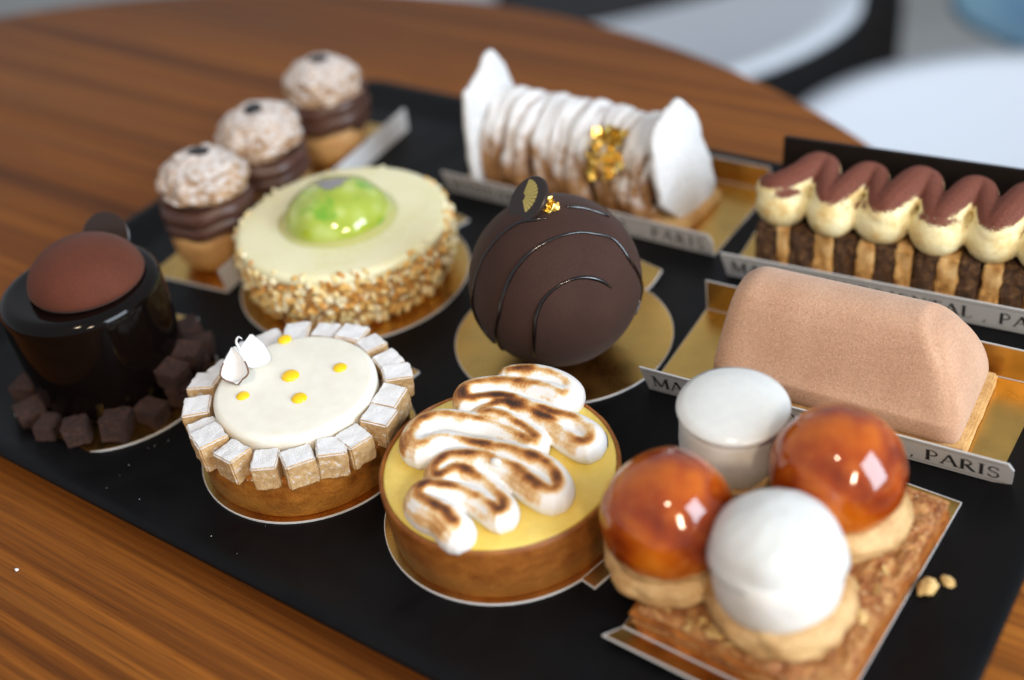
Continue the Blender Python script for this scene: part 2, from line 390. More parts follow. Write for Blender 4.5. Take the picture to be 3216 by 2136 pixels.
# chairs and bench beyond the table, far out of focus
def chair(name, label, loc, rot, mat, seat_w, seat_d, cat='chair'):
    t = thing(name, label, cat, loc, rot, 'white chairs around the table' if mat is CHAIRW else None)
    vs, fs = [], []; n, m_ = 48, 10
    for side in (0, 1):
        for j in range(m_+1):
            q = j/m_
            for k in range(n):
                a = 2*PI*k/n; c, s = math.cos(a), math.sin(a)
                x = c*seat_w/2*q; y = s*seat_d/2*q
                vs.append((x, y, 39 + 5*q**2 - (1.2 if side else 0)))
    B = (m_+1)*n
    for j in range(m_):
        for k in range(n):
            k2 = (k+1) % n
            fs.append((j*n+k, (j+1)*n+k, (j+1)*n+k2, j*n+k2)); fs.append((B+j*n+k, B+j*n+k2, B+(j+1)*n+k2, B+(j+1)*n+k))
    for k in range(n): fs.append((m_*n+k, B+m_*n+k, B+m_*n+(k+1) % n, m_*n+(k+1) % n))
    part('seat', smooth(raw(vs, fs)), mat, t)
    for sx in (-1, 1):
        for sy in (-1, 1):
            part('leg', tube([Vector((sx*seat_w*.2, sy*seat_d*.2, 37.6)), Vector((sx*seat_w*.27, sy*seat_d*.27, 19)), Vector((sx*seat_w*.33, sy*seat_d*.33, .8))], lambda q: 1.5-.5*q), BLACKP, t)
    return t
chair('white_chair', 'white moulded chair beyond the middle of the far table edge', (-67, 84, -74), .62, CHAIRW, 100, 56)
chair('white_chair', 'bluish white moulded chair behind the tray at the right edge', (4.8, 77.5, -74), .6, CHAIRW, 50, 48)
chair('blue_stool', 'blue seat blurred at the top right corner', (0.5, 118, -74), .3, BLUEP, 32, 30, 'stool')
bench = thing('black_bench', 'black bench seen between the two white chairs', 'bench', (-52, 117, -74), .675)
part('cushion', rough_box(57, 22, 34, 0, 0, 0, 1.5), BLACKP, bench, (0, 0, 38))
part('frame', rough_box(55, 20, 37.8, 0, 0, 0, .8), BLACKP, bench, (0, 0, 0))

# ------------------------------------------------------------------ gold cards
def round_card(label, loc, r, tab_dir, tab_len, tab_lift=0., tab_w=1.3):
    t = thing('cake_card', label, 'cake card', (loc[0], loc[1], .004), math.atan2(tab_dir[1], tab_dir[0]), 'gold cards under the pastries')
    a0 = math.asin(tab_w/2/r); poly = []
    N = 72
    for k in range(N+1):
        a = a0 + (2*PI-2*a0)*k/N; poly.append((r*math.cos(a), r*math.sin(a)))
    disc = list(poly)
    xs = r*math.cos(a0)
    part('card', prism(disc, 0, .075), CARD, t)
    part('foil', prism([(x*.993, y*.993) for x, y in disc], .076, .084), GOLD, t)
    def tab(z0, z1, wd, ln):
        vs = []; n = 5
        for k in range(n+1):
            q = k/n; x = xs + .002 + (ln-xs)*q; z = tab_lift*q*q
            vs += [(x, -wd/2, z+z0), (x, wd/2, z+z0), (x, wd/2, z+z1), (x, -wd/2, z+z1)]
        fs = [(0, 1, 2, 3), (4*n+3, 4*n+2, 4*n+1, 4*n)]
        for k in range(n):
            b = 4*k
            for i in range(4): fs.append((b+i, b+4+i, b+4+(i+1) % 4, b+(i+1) % 4))
        return raw(vs, fs)
    part('pull_tab', tab(0, .075, tab_w, tab_len), CARD, t)
    part('tab_foil', tab(.076, .084, tab_w-.05, tab_len-.03), GOLD, t)
    return t
round_card('gold round card under the tall glossy chocolate cake', (-12.53, -11.1), 4.23, (-.2, 1), 5.0)
round_card('gold round card under the coconut tart with sugared cubes', (-2.45, -10.04), 4.19, (.08, 1), 5.55)
round_card('gold round card under the lemon meringue tart', (6.22, -9.36), 4.32, (.98, -.2), 4.85)
round_card('broad shiny gold round card under the chocolate sphere', (2.61, .22), 4.56, (.2, .98), 5.6, .45)
round_card('gold round card under the pale green almond tart', (-8.55, -.12), 5.33, (.22, .97), 6.45)

# serif capitals, each a list of strokes (points, width) in a cell one unit high
def arc(cx, cy, rx, ry, a0, a1, n=10): return [(cx+rx*math.cos(math.radians(a0+(a1-a0)*k/n)), cy+ry*math.sin(math.radians(a0+(a1-a0)*k/n))) for k in range(n+1)]
TK, TN = .18, .085
def ser(x, y, w=.3): return ([(x-w/2, y), (x+w/2, y)], .045)
GL = {
 'M': (1.05, [([(.14, .03), (.14, .97)], TN), ([(.14, .97), (.52, .06)], TK), ([(.52, .06), (.9, .97)], TN), ([(.9, .97), (.9, .03)], TK), ser(.12, .02), ser(.9, .02), ser(.1, .98, .22), ser(.94, .98, .22)]),
 'A': (.85, [([(.06, .03), (.42, .97)], TN), ([(.4, .97), (.78, .03)], TK), ([(.2, .36), (.62, .36)], .055), ser(.06, .02, .26), ser(.78, .02, .3)]),
 'N': (.92, [([(.14, .03), (.14, .97)], TN), ([(.14, .97), (.78, .05)], TK), ([(.78, .05), (.78, .97)], TN), ser(.14, .02), ser(.1, .98, .22), ser(.78, .98)]),
 'D': (.88, [([(.18, .03), (.18, .97)], TK), (arc(.2, .5, .58, .46, 90, -90), .11), ser(.16, .02), ser(.16, .98)]),
 'R': (.85, [([(.18, .03), (.18, .97)], TK), (arc(.3, .73, .3, .23, 90, -90), .1), ([(.18, .96), (.32, .96)], .06), ([(.18, .5), (.32, .5)], .05), ([(.36, .5), (.76, .03)], TK), ser(.18, .02), ser(.78, .02, .2)]),
 'I': (.42, [([(.2, .03), (.2, .97)], TK), ser(.2, .02), ser(.2, .98)]),
 'O': (.98, [(arc(.48, .5, .4, .46, 0, 360, 20), .1)]),
 'E': (.7, [([(.18, .03), (.18, .97)], TK), ([(.18, .96), (.58, .96)], .06), ([(.18, .52), (.5, .52)], .055), ([(.18, .04), (.6, .04)], .06), ([(.58, .98), (.58, .82)], .05), ([(.6, .02), (.62, .2)], .05), ([(.5, .6), (.5, .44)], .05)]),
 'T': (.8, [([(.38, .03), (.38, .96)], TK), ([(.04, .96), (.72, .96)], .06), ([(.05, .98), (.05, .8)], .05), ([(.71, .98), (.71, .8)], .05), ser(.38, .02)]),
 'L': (.7, [([(.18, .03), (.18, .97)], TK), ([(.18, .04), (.6, .04)], .06), ([(.6, .02), (.63, .22)], .05), ser(.18, .98)]),
 'P': (.76, [([(.18, .03), (.18, .97)], TK), (arc(.3, .71, .32, .25, 90, -90), .1), ([(.18, .96), (.32, .96)], .06), ([(.18, .46), (.32, .46)], .05), ser(.18, .02)]),
 'S': (.66, [(arc(.32, .74, .22, .22, 20, 270, 10) + arc(.32, .27, .24, .25, 80, -160, 10), .1), ([(.53, .93), (.53, .75)], .05), ([(.09, .07), (.09, .26)], .05)]),
 ',': (.4, [([(.2, .1), (.12, -.14)], .08)]), ' ': (.30, []),
}
def lettering(text, x0, x1, height, z=0.0):
    """flat print in the local xy plane, spread from x0 to x1"""
    adv = [GL[c][0]*height for c in text]; gap = ((x1-x0) - sum(adv))/(len(text)-1)
    vs, fs = [], []; x = x0; lay = 0
    for c, a in zip(text, adv):
        for pts, w in GL[c][1]:
            w *= height; lay = (lay+1) % 9
            P = [Vector((x+p[0]*height, p[1]*height, 0)) for p in pts]
            L, R = [], []
            for i, p in enumerate(P):
                d = (P[min(i+1, len(P)-1)]-P[max(i-1, 0)]).normalized(); q = Vector((-d.y, d.x, 0))*w/2
                L.append(p+q); R.append(p-q)
            b = len(vs)
            for l, r in zip(L, R): vs += [(l.x, l.y, z+lay*.0006), (r.x, r.y, z+lay*.0006)]
            for i in range(len(P)-1): fs.append((b+2*i, b+2*i+1, b+2*i+3, b+2*i+2))
        x += a+gap
    return raw(vs, fs)
def folded_card(label, loc, rot, w, d, lip=1.25, lean=.3, text=None, back=None, txt=(.22, .38), chamfer=.35, lipmat=None):
    """gold card with its front side folded up; local x runs along the fold, the fold is at -y"""
    t = thing('folded_cake_card', label, 'cake card', (loc[0], loc[1], .004), rot, 'gold cards under the pastries')
    lipmat = lipmat or LIPC
    rect = [(-w/2, -d/2), (w/2, -d/2), (w/2, d/2), (-w/2, d/2)]
    part('card', prism(rect, 0, .075), CARD, t)
    part('foil', prism([(x*.996, y*.992) for x, y in rect], .076, .084), GOLD, t)
    def flap(sgn, h, lean, name):
        ln = math.hypot(h, h*lean); ang = math.atan2(1, lean)
        f = part(name, prism([(-w/2, 0), (w/2, 0), (w/2+.02, ln-chamfer), (w/2-chamfer*.5, ln), (-w/2-.22, ln)], -.03, .03), lipmat, t, (0, sgn*(d/2+.035), .06), (ang, 0, 0) if sgn < 0 else (ang, 0, PI))
        # local: x along fold, y up the flap, -z inside / +z outside mirrored by the rotation below
        return f, ln
    f, ln = flap(-1, lip, -lean if False else lean, 'front_lip')
    f.rotation_euler = (PI - math.atan2(1, lean), 0, 0)
    f.rotation_euler = (math.atan2(1, -lean), 0, 0)
    part('lip_foil', prism([(-w/2+.05, .06), (w/2-.05, .06), (w/2-.05, ln-chamfer-.05), (w/2-chamfer*.5-.05, ln-.04), (-w/2-.1, ln-.04)], -.040, -.032), GOLD, f)
    if text:
        part('lettering', lettering(text, -w/2+txt[0], w/2-txt[1], ln*.50, .0335), INK, f, (0, ln*.23, 0))
        g = []
        for x0, y0, x1, y1 in ((-w/2+.12, .13, w/2-.22, .155), (-w/2+.05, ln-.155, w/2-.3, ln-.13)):
            g.append(([(x0, y0, .0345), (x1, y0, .0345), (x1, y1, .0345), (x0, y1, .0345)], [(0, 1, 2, 3)]))
        part('border_line', raw(*merge(g)), LINE, f)
    if back:
        bl = math.hypot(back[0], back[0]*back[1])
        b = part('back_lip', prism([(-w/2, 0), (w/2, 0), (w/2-.1, bl), (-w/2-.1, bl)], -.03, .03), lipmat, t, (0, d/2+.035, .06), (math.atan2(1, back[1]), 0, 0))
        part('lip_foil', prism([(-w/2+.05, .06), (w/2-.05, .06), (w/2-.12, bl-.04), (-w/2-.02, bl-.04)], .032, .040), GOLD, b)
    return t
R_ = math.radians
TXT = 'MANDARIN ORIENTAL , PARIS'
folded_card('gold card with folded plain white side beside the row of cream puffs', (-16.57, 3.98), R_(97.6), 16.5, 4.6, 1.3, .0, None, None, chamfer=.15, lipmat=CARD)
folded_card('printed gold card under the chestnut cream log', (-1.76, 11.1), R_(.7), 14.6, 6.0, 1.2, .22, TXT, (1.2, .15))
folded_card('printed gold card under the layered coffee cream slice', (13.58, 10.39), R_(5.7), 14.2, 5.2, 1.3, .25, TXT, None)
folded_card('printed gold card under the velvet caramel mousse log', (14.0, 2.05), R_(4.0), 13.4, 5.6, 1.3, .3, TXT, (1.35, .1))
folded_card('gold card under the flaky pastry with four cream puffs', (16.05, -6.85), R_(-2), 6.95, 10.3, .3, 2.6, None, None, chamfer=.05)

# ------------------------------------------------------------------ three chocolate cream puffs in a row
def choux_puff(label, loc, rot, seed, tilt):
    t = thing('cream_puff', label, 'cream puff', (loc[0], loc[1], .09), rot, 'chocolate cream puffs in a row', tilt)
    rr = random.Random(seed)
    part('pastry_cup', smooth(lathe([(0, .0), (1.15, .0), (1.40, .10), (1.64, .42), (1.82, .95), (1.90, 1.5), (1.90, 1.95), (1.78, 2.1), (1.6, 2.0), (0, 1.95)], 56, lambda p, a: p*(1+.012*math.sin(3*a+seed))), 50), CUP, t)
    # piped ruffles: a rope of cream laid in turns
    pts = []
    for k in range(0, 150):
        q = k/149; a = q*2.1*2*PI + seed
        r = 1.62 + .07*math.sin(2*a+seed) + .10*math.sin(q*PI) + .04*math.sin(7*a)
        pts.append(Vector((r*math.cos(a), r*math.sin(a), 2.15 + 1.40*q + .14*math.sin(2*a+seed) + .05*math.sin(5*a))))
    g = tube_geo(pts, lambda q: .52 + .07*math.sin(13*q+seed), 12)
    core = lathe([(0, 1.96), (1.35, 1.96), (1.5, 3.0), (1.2, 3.8), (0, 3.9)], 40)
    g2 = ([tuple(v.co/S) for v in core.vertices], [tuple(p.vertices) for p in core.polygons])
    part('chocolate_cream', smooth(raw(*merge([g, g2]))), GAN, t)
    def f(p):
        a = math.atan2(p.y, p.x); rad = 2.06*(1 + .11*nz3(p, 1.8, seed) + .07*nz3(p, 4.0, seed+1) + .035*nz3(p, 9, seed+2))
        z = p.z
        q = Vector((p.x*rad, p.y*rad, (z*1.55 if z > 0 else z*.75)))
        q.z += .22*abs(nz3(p, 3.0, seed+5))*(1 if z > 0 else 0)
        d = math.hypot(q.x+.05, q.y)                     # small well on the top for the filling
        if z > 0 and d < .5: q.z -= .16*(1-(d/.5)**2)
        return q + Vector((0, 0, 4.05))
    part('choux_cap', ball(6, f), BUN, t)
    part('dark_filling', ball(3, lambda p: Vector((p.x*.50*(1+.25*nz3(p, 2, seed)), p.y*.42*(1+.2*nz3(p, 2, seed+1)), p.z*.13 + 5.62))), DRIZ, t)
    return t
choux_puff('front chocolate cream puff of the row of three, nearest the dark cake', (-15.72, -2.05), .6, 3, (R_(-4), R_(5)))
choux_puff('middle chocolate cream puff of the row of three', (-16.45, 3.2), 2.1, 8, (R_(0), R_(-5)))
choux_puff('rear chocolate cream puff of the row of three, farthest from the camera', (-17.1, 8.4), 4.0, 15, (R_(0), R_(-1)))

# ------------------------------------------------------------------ pale green almond tart
def almond_tart():
    C = (-8.62, -.15)
    t = thing('almond_tart', 'pale green glazed tart with chopped nuts round its side and a green jelly dome', 'tart', (C[0], C[1], .09))
    body = [(0, 0), (3.9, 0), (4.35, .35), (4.62, 1.1), (4.7, 1.9), (4.66, 2.5), (4.5, 2.72), (0, 2.72)]
    part('body', smooth(lathe(body, 72)), BISC, t)
    gl = [(0, 2.3), (4.5, 2.3)] + arcp(4.52, 2.72, .30, -60, 90, 8) + [(4.0, 3.04), (2.5, 3.03), (0, 3.03)]
    part('glaze', smooth(lathe(gl, 90, lambda p, a: p + Vector((0, 0, .012*math.sin(2*a+p.length))))), GLAZE, t)
    D = (-.25, .05)
    dome = arcp(0, 2.9, 1, 0, 90, 16)
    part('jelly_dome', smooth(lathe([(0, 2.95)] + [(2.42*x, 3.0 + 1.62*(z-2.9)) for x, z in dome[:-1]] + [(0, 4.62)], 64, lambda p, a: p*(1+.012*nz3(p, 1.2, 4)))), JELLY, t, (D[0], D[1], 0))
    part('syrup_pool', smooth(lathe([(0, 3.0), (2.75, 3.0), (2.72, 3.035), (2.55, 3.07), (2.3, 3.2), (0, 3.2)], 64, lambda p, a: p + Vector((p.x, p.y, 0))*.05*nz3(Vector((math.cos(a), math.sin(a), 0)), 1.5, 2))), SYRUP, t, (D[0], D[1], 0))
    # silver leaf pressed on the dome
    vs, fs = [], []; n = 7; rr = random.Random(4)
    for j in range(n+1):
        for i in range(n+1):
            u, w = i/n-.5, j/n-.5
            e = 1 + .5*nz3((u*4, w*4, 0), 1, 3)
            a_ = u*1.45*(.75+.7*w)*e; b_ = w*.95*e
            x = .78*a_ - .62*b_ - .05; y = .62*a_ + .78*b_ + .1
            z = 3.03 + 1.63*math.sqrt(max(0, 1-(x*x+y*y)/2.42**2))
            vs.append((x+D[0], y+D[1], z + rr.uniform(0, .012)))
    for j in range(n):
        for i in range(n):
            if (i+j) == 2*n-2 or (j == 0 and i > 4): continue
            fs.append((j*(n+1)+i, j*(n+1)+i+1, (j+1)*(n+1)+i+1, (j+1)*(n+1)+i))
    part('silver_leaf', raw(vs, fs), SILVER, t)
    # chopped nuts
    rr = random.Random(11)
    shapes = []
    for k in range(8):
        sx, sy, sz = rr.uniform(.16, .32), rr.uniform(.11, .19), rr.uniform(.08, .14)
        me = ball(2, lambda p: Vector((p.x*sx, p.y*sy, p.z*sz))*(1+.35*nz3(p, 1.6, k)))
        for q in me.polygons: q.use_smooth = False
        me.materials.append(CHIP[k % 4].m); shapes.append(me)
    front = (0.6248, -.7808); singles = 0; rest = []
    for k in range(1250):
        a = rr.uniform(0, 2*PI); z = rr.uniform(.05, 2.95)
        if z > 2.72 and rr.random() < .45: continue
        r = 4.30 + .48*min(1, z/1.2) - (.18 if z < .2 else 0) + rr.uniform(-.06, .10) - (.14 if z > 2.72 else 0)
        face = math.cos(a)*front[0] + math.sin(a)*front[1]
        loc = (r*math.cos(a), r*math.sin(a), max(z, .12)); rot = (rr.uniform(0, 6), rr.uniform(0, 6), rr.uniform(0, 6))
        me = shapes[rr.randrange(8)]
        if face > .1 and singles < 300:
            part('nut_chip', me, None, t, loc, rot); singles += 1
        else: rest.append((me, loc, rot))
    vs, fs, mi = [], [], []
    from mathutils import Euler
    for me, loc, rot in rest:
        M = Matrix.Translation(Vector(loc)) @ Euler(rot).to_matrix().to_4x4(); b = len(vs)
        vs += [tuple(M @ (v.co/S)) for v in me.vertices]; fs += [tuple(i+b for i in p.vertices) for p in me.polygons]
        mi += [CHIP.index(next(c for c in CHIP if c.m == me.materials[0]))]*len(me.polygons)
    me = raw(vs, fs)
    for c in CHIP: me.materials.append(c.m)
    me.polygons.foreach_set('material_index', mi)
    part('nut_coating', me, None, t, kind='stuff')
almond_tart()

# ------------------------------------------------------------------ glossy chocolate cake
def choc_cake():
    t = thing('chocolate_cake', 'tall glossy dark chocolate cake with cocoa dome and brownie cubes round its foot', 'cake', (-12.6, -11.05, .09))
    prof = [(0, .02), (2.7, .02), (2.98, .25), (3.12, 1.2), (3.2, 2.6), (3.22, 3.9), (3.18, 4.5)] + arcp(2.72, 4.72, .46, 8, 90, 8) + [(2.5, 5.17), (2.2, 5.12), (0, 5.12)]
    part('glazed_body', smooth(lathe(prof, 90, lambda p, a: p*(1+.008*math.sin(2*a+p.z)))), GLOSS, t)
    dm = [(0, 5.13), (2.22, 5.13)] + [(2.3*math.cos(R_(a)), 5.2 + 1.7*math.sin(R_(a))) for a in range(4, 90, 6)] + [(0, 6.9)]
    part('cocoa_dome', smooth(lathe(dm, 72)), VDOME, t, (.25, .3, 0))
    d = part('chocolate_disc', smooth(lathe([(0, 0), (.95, 0), (1.0, .05), (.95, .1), (0, .1)], 48), 40), DISC, t, (-.75, 2.35, 5.75), (R_(60), 0, R_(32)))
    rr = random.Random(5)
    shp = [rough_box(1.05+.15*k, 1.08, 1.08-.06*k, 6, .055, k, .045, 2.4) for k in range(4)]
    N = 15
    for k in range(N):
        a = 2*PI*k/N + .15
        r = 3.55 + rr.uniform(-.1, .12); zz = .03
        part('brownie_cube', shp[k % 4], BROWN, t, (r*math.cos(a), r*math.sin(a), zz), (rr.uniform(-.12, .12), rr.uniform(-.12, .12), a+rr.uniform(-.5, .5)), rr.uniform(.78, .98))
    for a, r, z in ((R_(28), 3.45, .95), (R_(8), 3.5, .95)):
        part('brownie_cube', shp[1], BROWN, t, (r*math.cos(a), r*math.sin(a), z), (.1, .15, a), .9)
choc_cake()

# ------------------------------------------------------------------ coconut tart
def coconut_tart():
    C = (-2.45, -10.04); t = thing('coconut_tart', 'round tart with white cream disc, yellow dots and a ring of sugared cubes', 'tart', (C[0], C[1], .09))
    def jit(p, a): return p*(1+.006*math.sin(5*a)+.006*nz3(p, 1.2, 3))
    part('crust', smooth(lathe([(0, 0), (3.84, 0), (3.93, .06), (3.97, .9), (4.0, 1.75), (3.98, 1.86), (3.86, 1.9), (3.72, 1.84), (3.6, 1.6), (0, 1.55)], 96, jit), 60), CRUST, t)
    part('filling', smooth(lathe([(0, 1.56), (3.62, 1.56), (3.62, 1.78), (0, 1.8)], 64), 50), COCO, t)
    dz = [(0, 1.81), (2.98, 1.81), (3.05, 2.0), (3.06, 2.6)] + arcp(2.80, 2.72, .25, 0, 90, 7) + [(2.2, 2.985), (1, 2.99), (0, 2.99)]
    part('cream_disc', smooth(lathe(dz, 90, lambda p, a: p*(1+.006*nz3(p, .8, 6)))), COCO, t)
    for (x, y, r) in ((-4.68, -8.17, .28), (-2.88, -9.78, .34), (-1.49, -8.54, .27), (-3.7, -11.49, .25), (-1.68, -10.61, .29)):
        part('gel_dot', ball(4, lambda p: Vector((p.x*r, p.y*r, max(p.z, -.05)*r*.5))), GEL, t, (x-C[0], y-C[1], 2.985))
    rr = random.Random(21); N = 20
    shp = [rough_box(1.0+.06*k, 1.12-.04*k, 1.08, 7, .05, 20+k, .06, 3.2) for k in range(5)]
    for k in range(N):
        a = 2*PI*(k+.3)/N + rr.uniform(-.05, .05); r = 3.66 + rr.uniform(-.05, .07)
        part('shortbread_cube', shp[rr.randrange(5)], SHORT, t, (r*math.cos(a), r*math.sin(a), 1.64+rr.uniform(-.05, .07)),
             (rr.uniform(-.10, .10), rr.uniform(-.06, .12), a + rr.uniform(-.30, .30)), rr.uniform(.93, 1.07))
    # spilled sugar on the crust edge
    g = []
    for k in range(260):
        a = rr.uniform(-2.2, 1.4); r = 3.95+rr.uniform(-.12, .1); s = rr.uniform(.015, .045); z = 1.87+rr.uniform(-.14, .04)
        b = Vector((r*math.cos(a), r*math.sin(a), z)); g.append(([tuple(b+Vector(q)*s) for q in ((1, 0, 0), (-1, .2, 0), (0, 1, .1), (0, -1, 0), (0, 0, 1), (0, 0, -1))], [(0, 2, 4), (2, 1, 4), (1, 3, 4), (3, 0, 4), (2, 0, 5), (1, 2, 5), (3, 1, 5), (0, 3, 5)]))
    part('loose_sugar', raw(*merge(g)), FLESH, t, kind='stuff')
    # coconut shavings: curled wedges with a brown rind edge
    def shaving(L, Wd, cup, bend, seed):
        vs, fs, edge = [], [], []; nu, nv = 12, 16; th = .045
        def P(u, q):
            hw = Wd*min(1, (q/.22)**.5 if q < .22 else 1)*(1-max(0, (q-.3)/.7)**1.6*.93)
            x = u*hw; y = L*q - L*.5 + .04*nz3((u*2, q*4, seed), 1, seed)
            return Vector((x, y, cup*u*u*(1-.5*q) + bend*(q-.2)**2 + .03*nz3((u*3, q*5, seed+2), 1, seed)))
        for s_ in (0, 1):
            for j in range(nv+1):
                for i in range(nu+1):
                    p = P(i/nu*2-1, j/nv); vs.append((p.x, p.y, p.z - s_*th))
        B = (nv+1)*(nu+1)
        for j in range(nv):
            for i in range(nu):
                q = (j*(nu+1)+i, j*(nu+1)+i+1, (j+1)*(nu+1)+i+1, (j+1)*(nu+1)+i); fs.append(q); fs.append(tuple(B+k for k in reversed(q)))
        rim = [i for i in range(nu+1)] + [j*(nu+1)+nu for j in range(1, nv+1)] + [nv*(nu+1)+i for i in range(nu-1, -1, -1)] + [j*(nu+1) for j in range(nv-1, 0, -1)]
        for a, b in zip(rim, rim[1:]+rim[:1]): fs.append((b, a, B+a, B+b))
        path = [P(-1, q/12) for q in range(7, 0, -1)] + [P(-.6, 0.001), P(0, 0), P(.6, .001)] + [P(1, q/12) for q in range(1, 8)]
        return smooth(raw(vs, fs), 60), tube([p - Vector((0, 0, th*.5)) for p in path], .032, 8)
    for loc, rot, prm, rind in (((-4.55, -10.65, 3.50), (R_(48), R_(-10), R_(22)), (1.35, .60, .42, .35, 1), True), ((-4.75, -9.75, 3.50), (R_(62), R_(18), R_(58)), (1.25, .62, .30, -.3, 2), False)):
        a, b = shaving(*prm)
        s_ = part('coconut_shaving', a, FLESH, t, (loc[0]-C[0], loc[1]-C[1], loc[2]), rot)
        if rind: part('rind', b, RIND, s_)
    part('coconut_curl', tube(catmull([(0, 0, 0), (-.05, .05, .3), (.08, .05, .5), (.2, -.02, .45)], 6), lambda q: .05-.03*q, 8), FLESH, t, (-4.85-C[0], -10.2-C[1], 3.9), (0, 0, .7))
coconut_tart()

# ------------------------------------------------------------------ lemon meringue tart
def lemon_tart():
    C = (6.24, -9.36); t = thing('lemon_tart', 'lemon tart with a torched zigzag of white meringue on yellow curd', 'tart', (C[0], C[1], .09))
    def jit(p, a): return p*(1+.005*math.sin(4*a+1)+.006*nz3(p, 1.1, 9))
    part('crust', smooth(lathe([(0, 0), (3.98, 0), (4.07, .06), (4.12, 1.0), (4.17, 2.05), (4.155, 2.2), (4.09, 2.25), (4.01, 2.2), (3.95, 1.9), (0, 1.8)], 110, jit), 60), CRUSTD, t)
    part('lemon_curd', smooth(lathe([(0, 1.82), (3.93, 1.82), (4.0, 2.10), (3.99, 2.19), (3.92, 2.225), (3.6, 2.24), (2.5, 2.25), (0, 2.25)], 96)), CURD, t)
    P = [(4.36, -5.74), (5.17, -5.39), (6.04, -5.28), (6.68, -5.49), (6.79, -6.01), (6.15, -6.01), (4.75, -6.19), (3.81, -6.67), (3.48, -7.26), (3.81, -7.72), (4.25, -7.4), (4.85, -7.09), (5.91, -7.07), (7.26, -6.98), (8.05, -6.92), (8.7, -7.22), (8.83, -7.77), (8.03, -7.66), (7.19, -7.41), (6.01, -7.22), (5.2, -7.3), (4.68, -7.7), (4.68, -8.11), (5.05, -8.02), (5.65, -7.94), (6.5, -8.06), (7.08, -8.3), (7.19, -8.62), (6.49, -8.46), (5.31, -8.38), (4.44, -8.6), (3.55, -8.89), (3.07, -9.44), (3.26, -10.18), (3.85, -10.55), (4.3, -9.89), (5.21, -9.65), (6.28, -9.38), (7.36, -9.24), (8.25, -9.28), (8.93, -9.73), (9.03, -10.29), (8.26, -10.21), (7.35, -9.93), (6.46, -9.94), (5.6, -10.2), (5.07, -10.53), (4.98, -11.08), (5.33, -11.36), (5.64, -10.83), (6.36, -10.77), (7.2, -10.99), (7.95, -11.42), (8.09, -11.81), (7.36, -11.61), (6.57, -11.55), (5.76, -11.74), (5.24, -12.02), (5.32, -12.5), (5.85, -12.68), (6.45, -12.72), (6.85, -12.85), (7.1, -12.95)]
    n_ = len(P); pts = [(x-C[0], y-C[1], 2.52 + .05*math.sin(k*1.7)) for k, (x, y) in enumerate(P)]
    path = catmull(pts, 4)
    N = len(path)
    def rad(q): return .515 + .03*math.sin(q*37) + .05*math.sin(q*11+1) + .20*max(0, min(1, (q-.90)/.05))
    me = remeshed(raw(*tube_geo(path, rad, 16)), .05, 3)
    from mathutils.kdtree import KDTree
    fine = catmull(pts, 10); kd = KDTree(len(fine))
    for k, p in enumerate(fine): kd.insert((p.x, p.y, 0), k)
    kd.balance()
    def toast(co, nr):
        d = kd.find((co.x, co.y, 0))[2]
        h = (co.z-2.55)/.5
        hh = max(0, min(1, (h-.45)*2.4))
        ridge = (.48*math.exp(-(d/.20)**2) + .22*math.exp(-(d/.42)**2))*hh
        patch = .22*nz3(co, .9, 4) + .14*nz3(co, 2.4, 9)
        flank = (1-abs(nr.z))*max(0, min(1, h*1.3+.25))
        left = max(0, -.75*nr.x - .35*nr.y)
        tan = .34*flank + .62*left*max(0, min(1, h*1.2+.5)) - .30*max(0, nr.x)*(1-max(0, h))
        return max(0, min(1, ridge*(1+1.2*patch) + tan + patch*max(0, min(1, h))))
    set_attr(me, 'toast', toast)
    part('meringue', me, TOAST, t)
    part('meringue_drop', ball(4, lambda p: Vector((p.x*.2, p.y*.15, p.z*.13))), WHITEC, t, (6.75-C[0], -10.1-C[1], 3.08))
    part('caramel_thread', tube(catmull([(8.45-C[0], -6.3-C[1], 2.2), (8.8-C[0], -6.5-C[1], 2.24), (9.15-C[0], -7.0-C[1], 2.22)], 8), .022, 6), DRIZ, t)
lemon_tart()

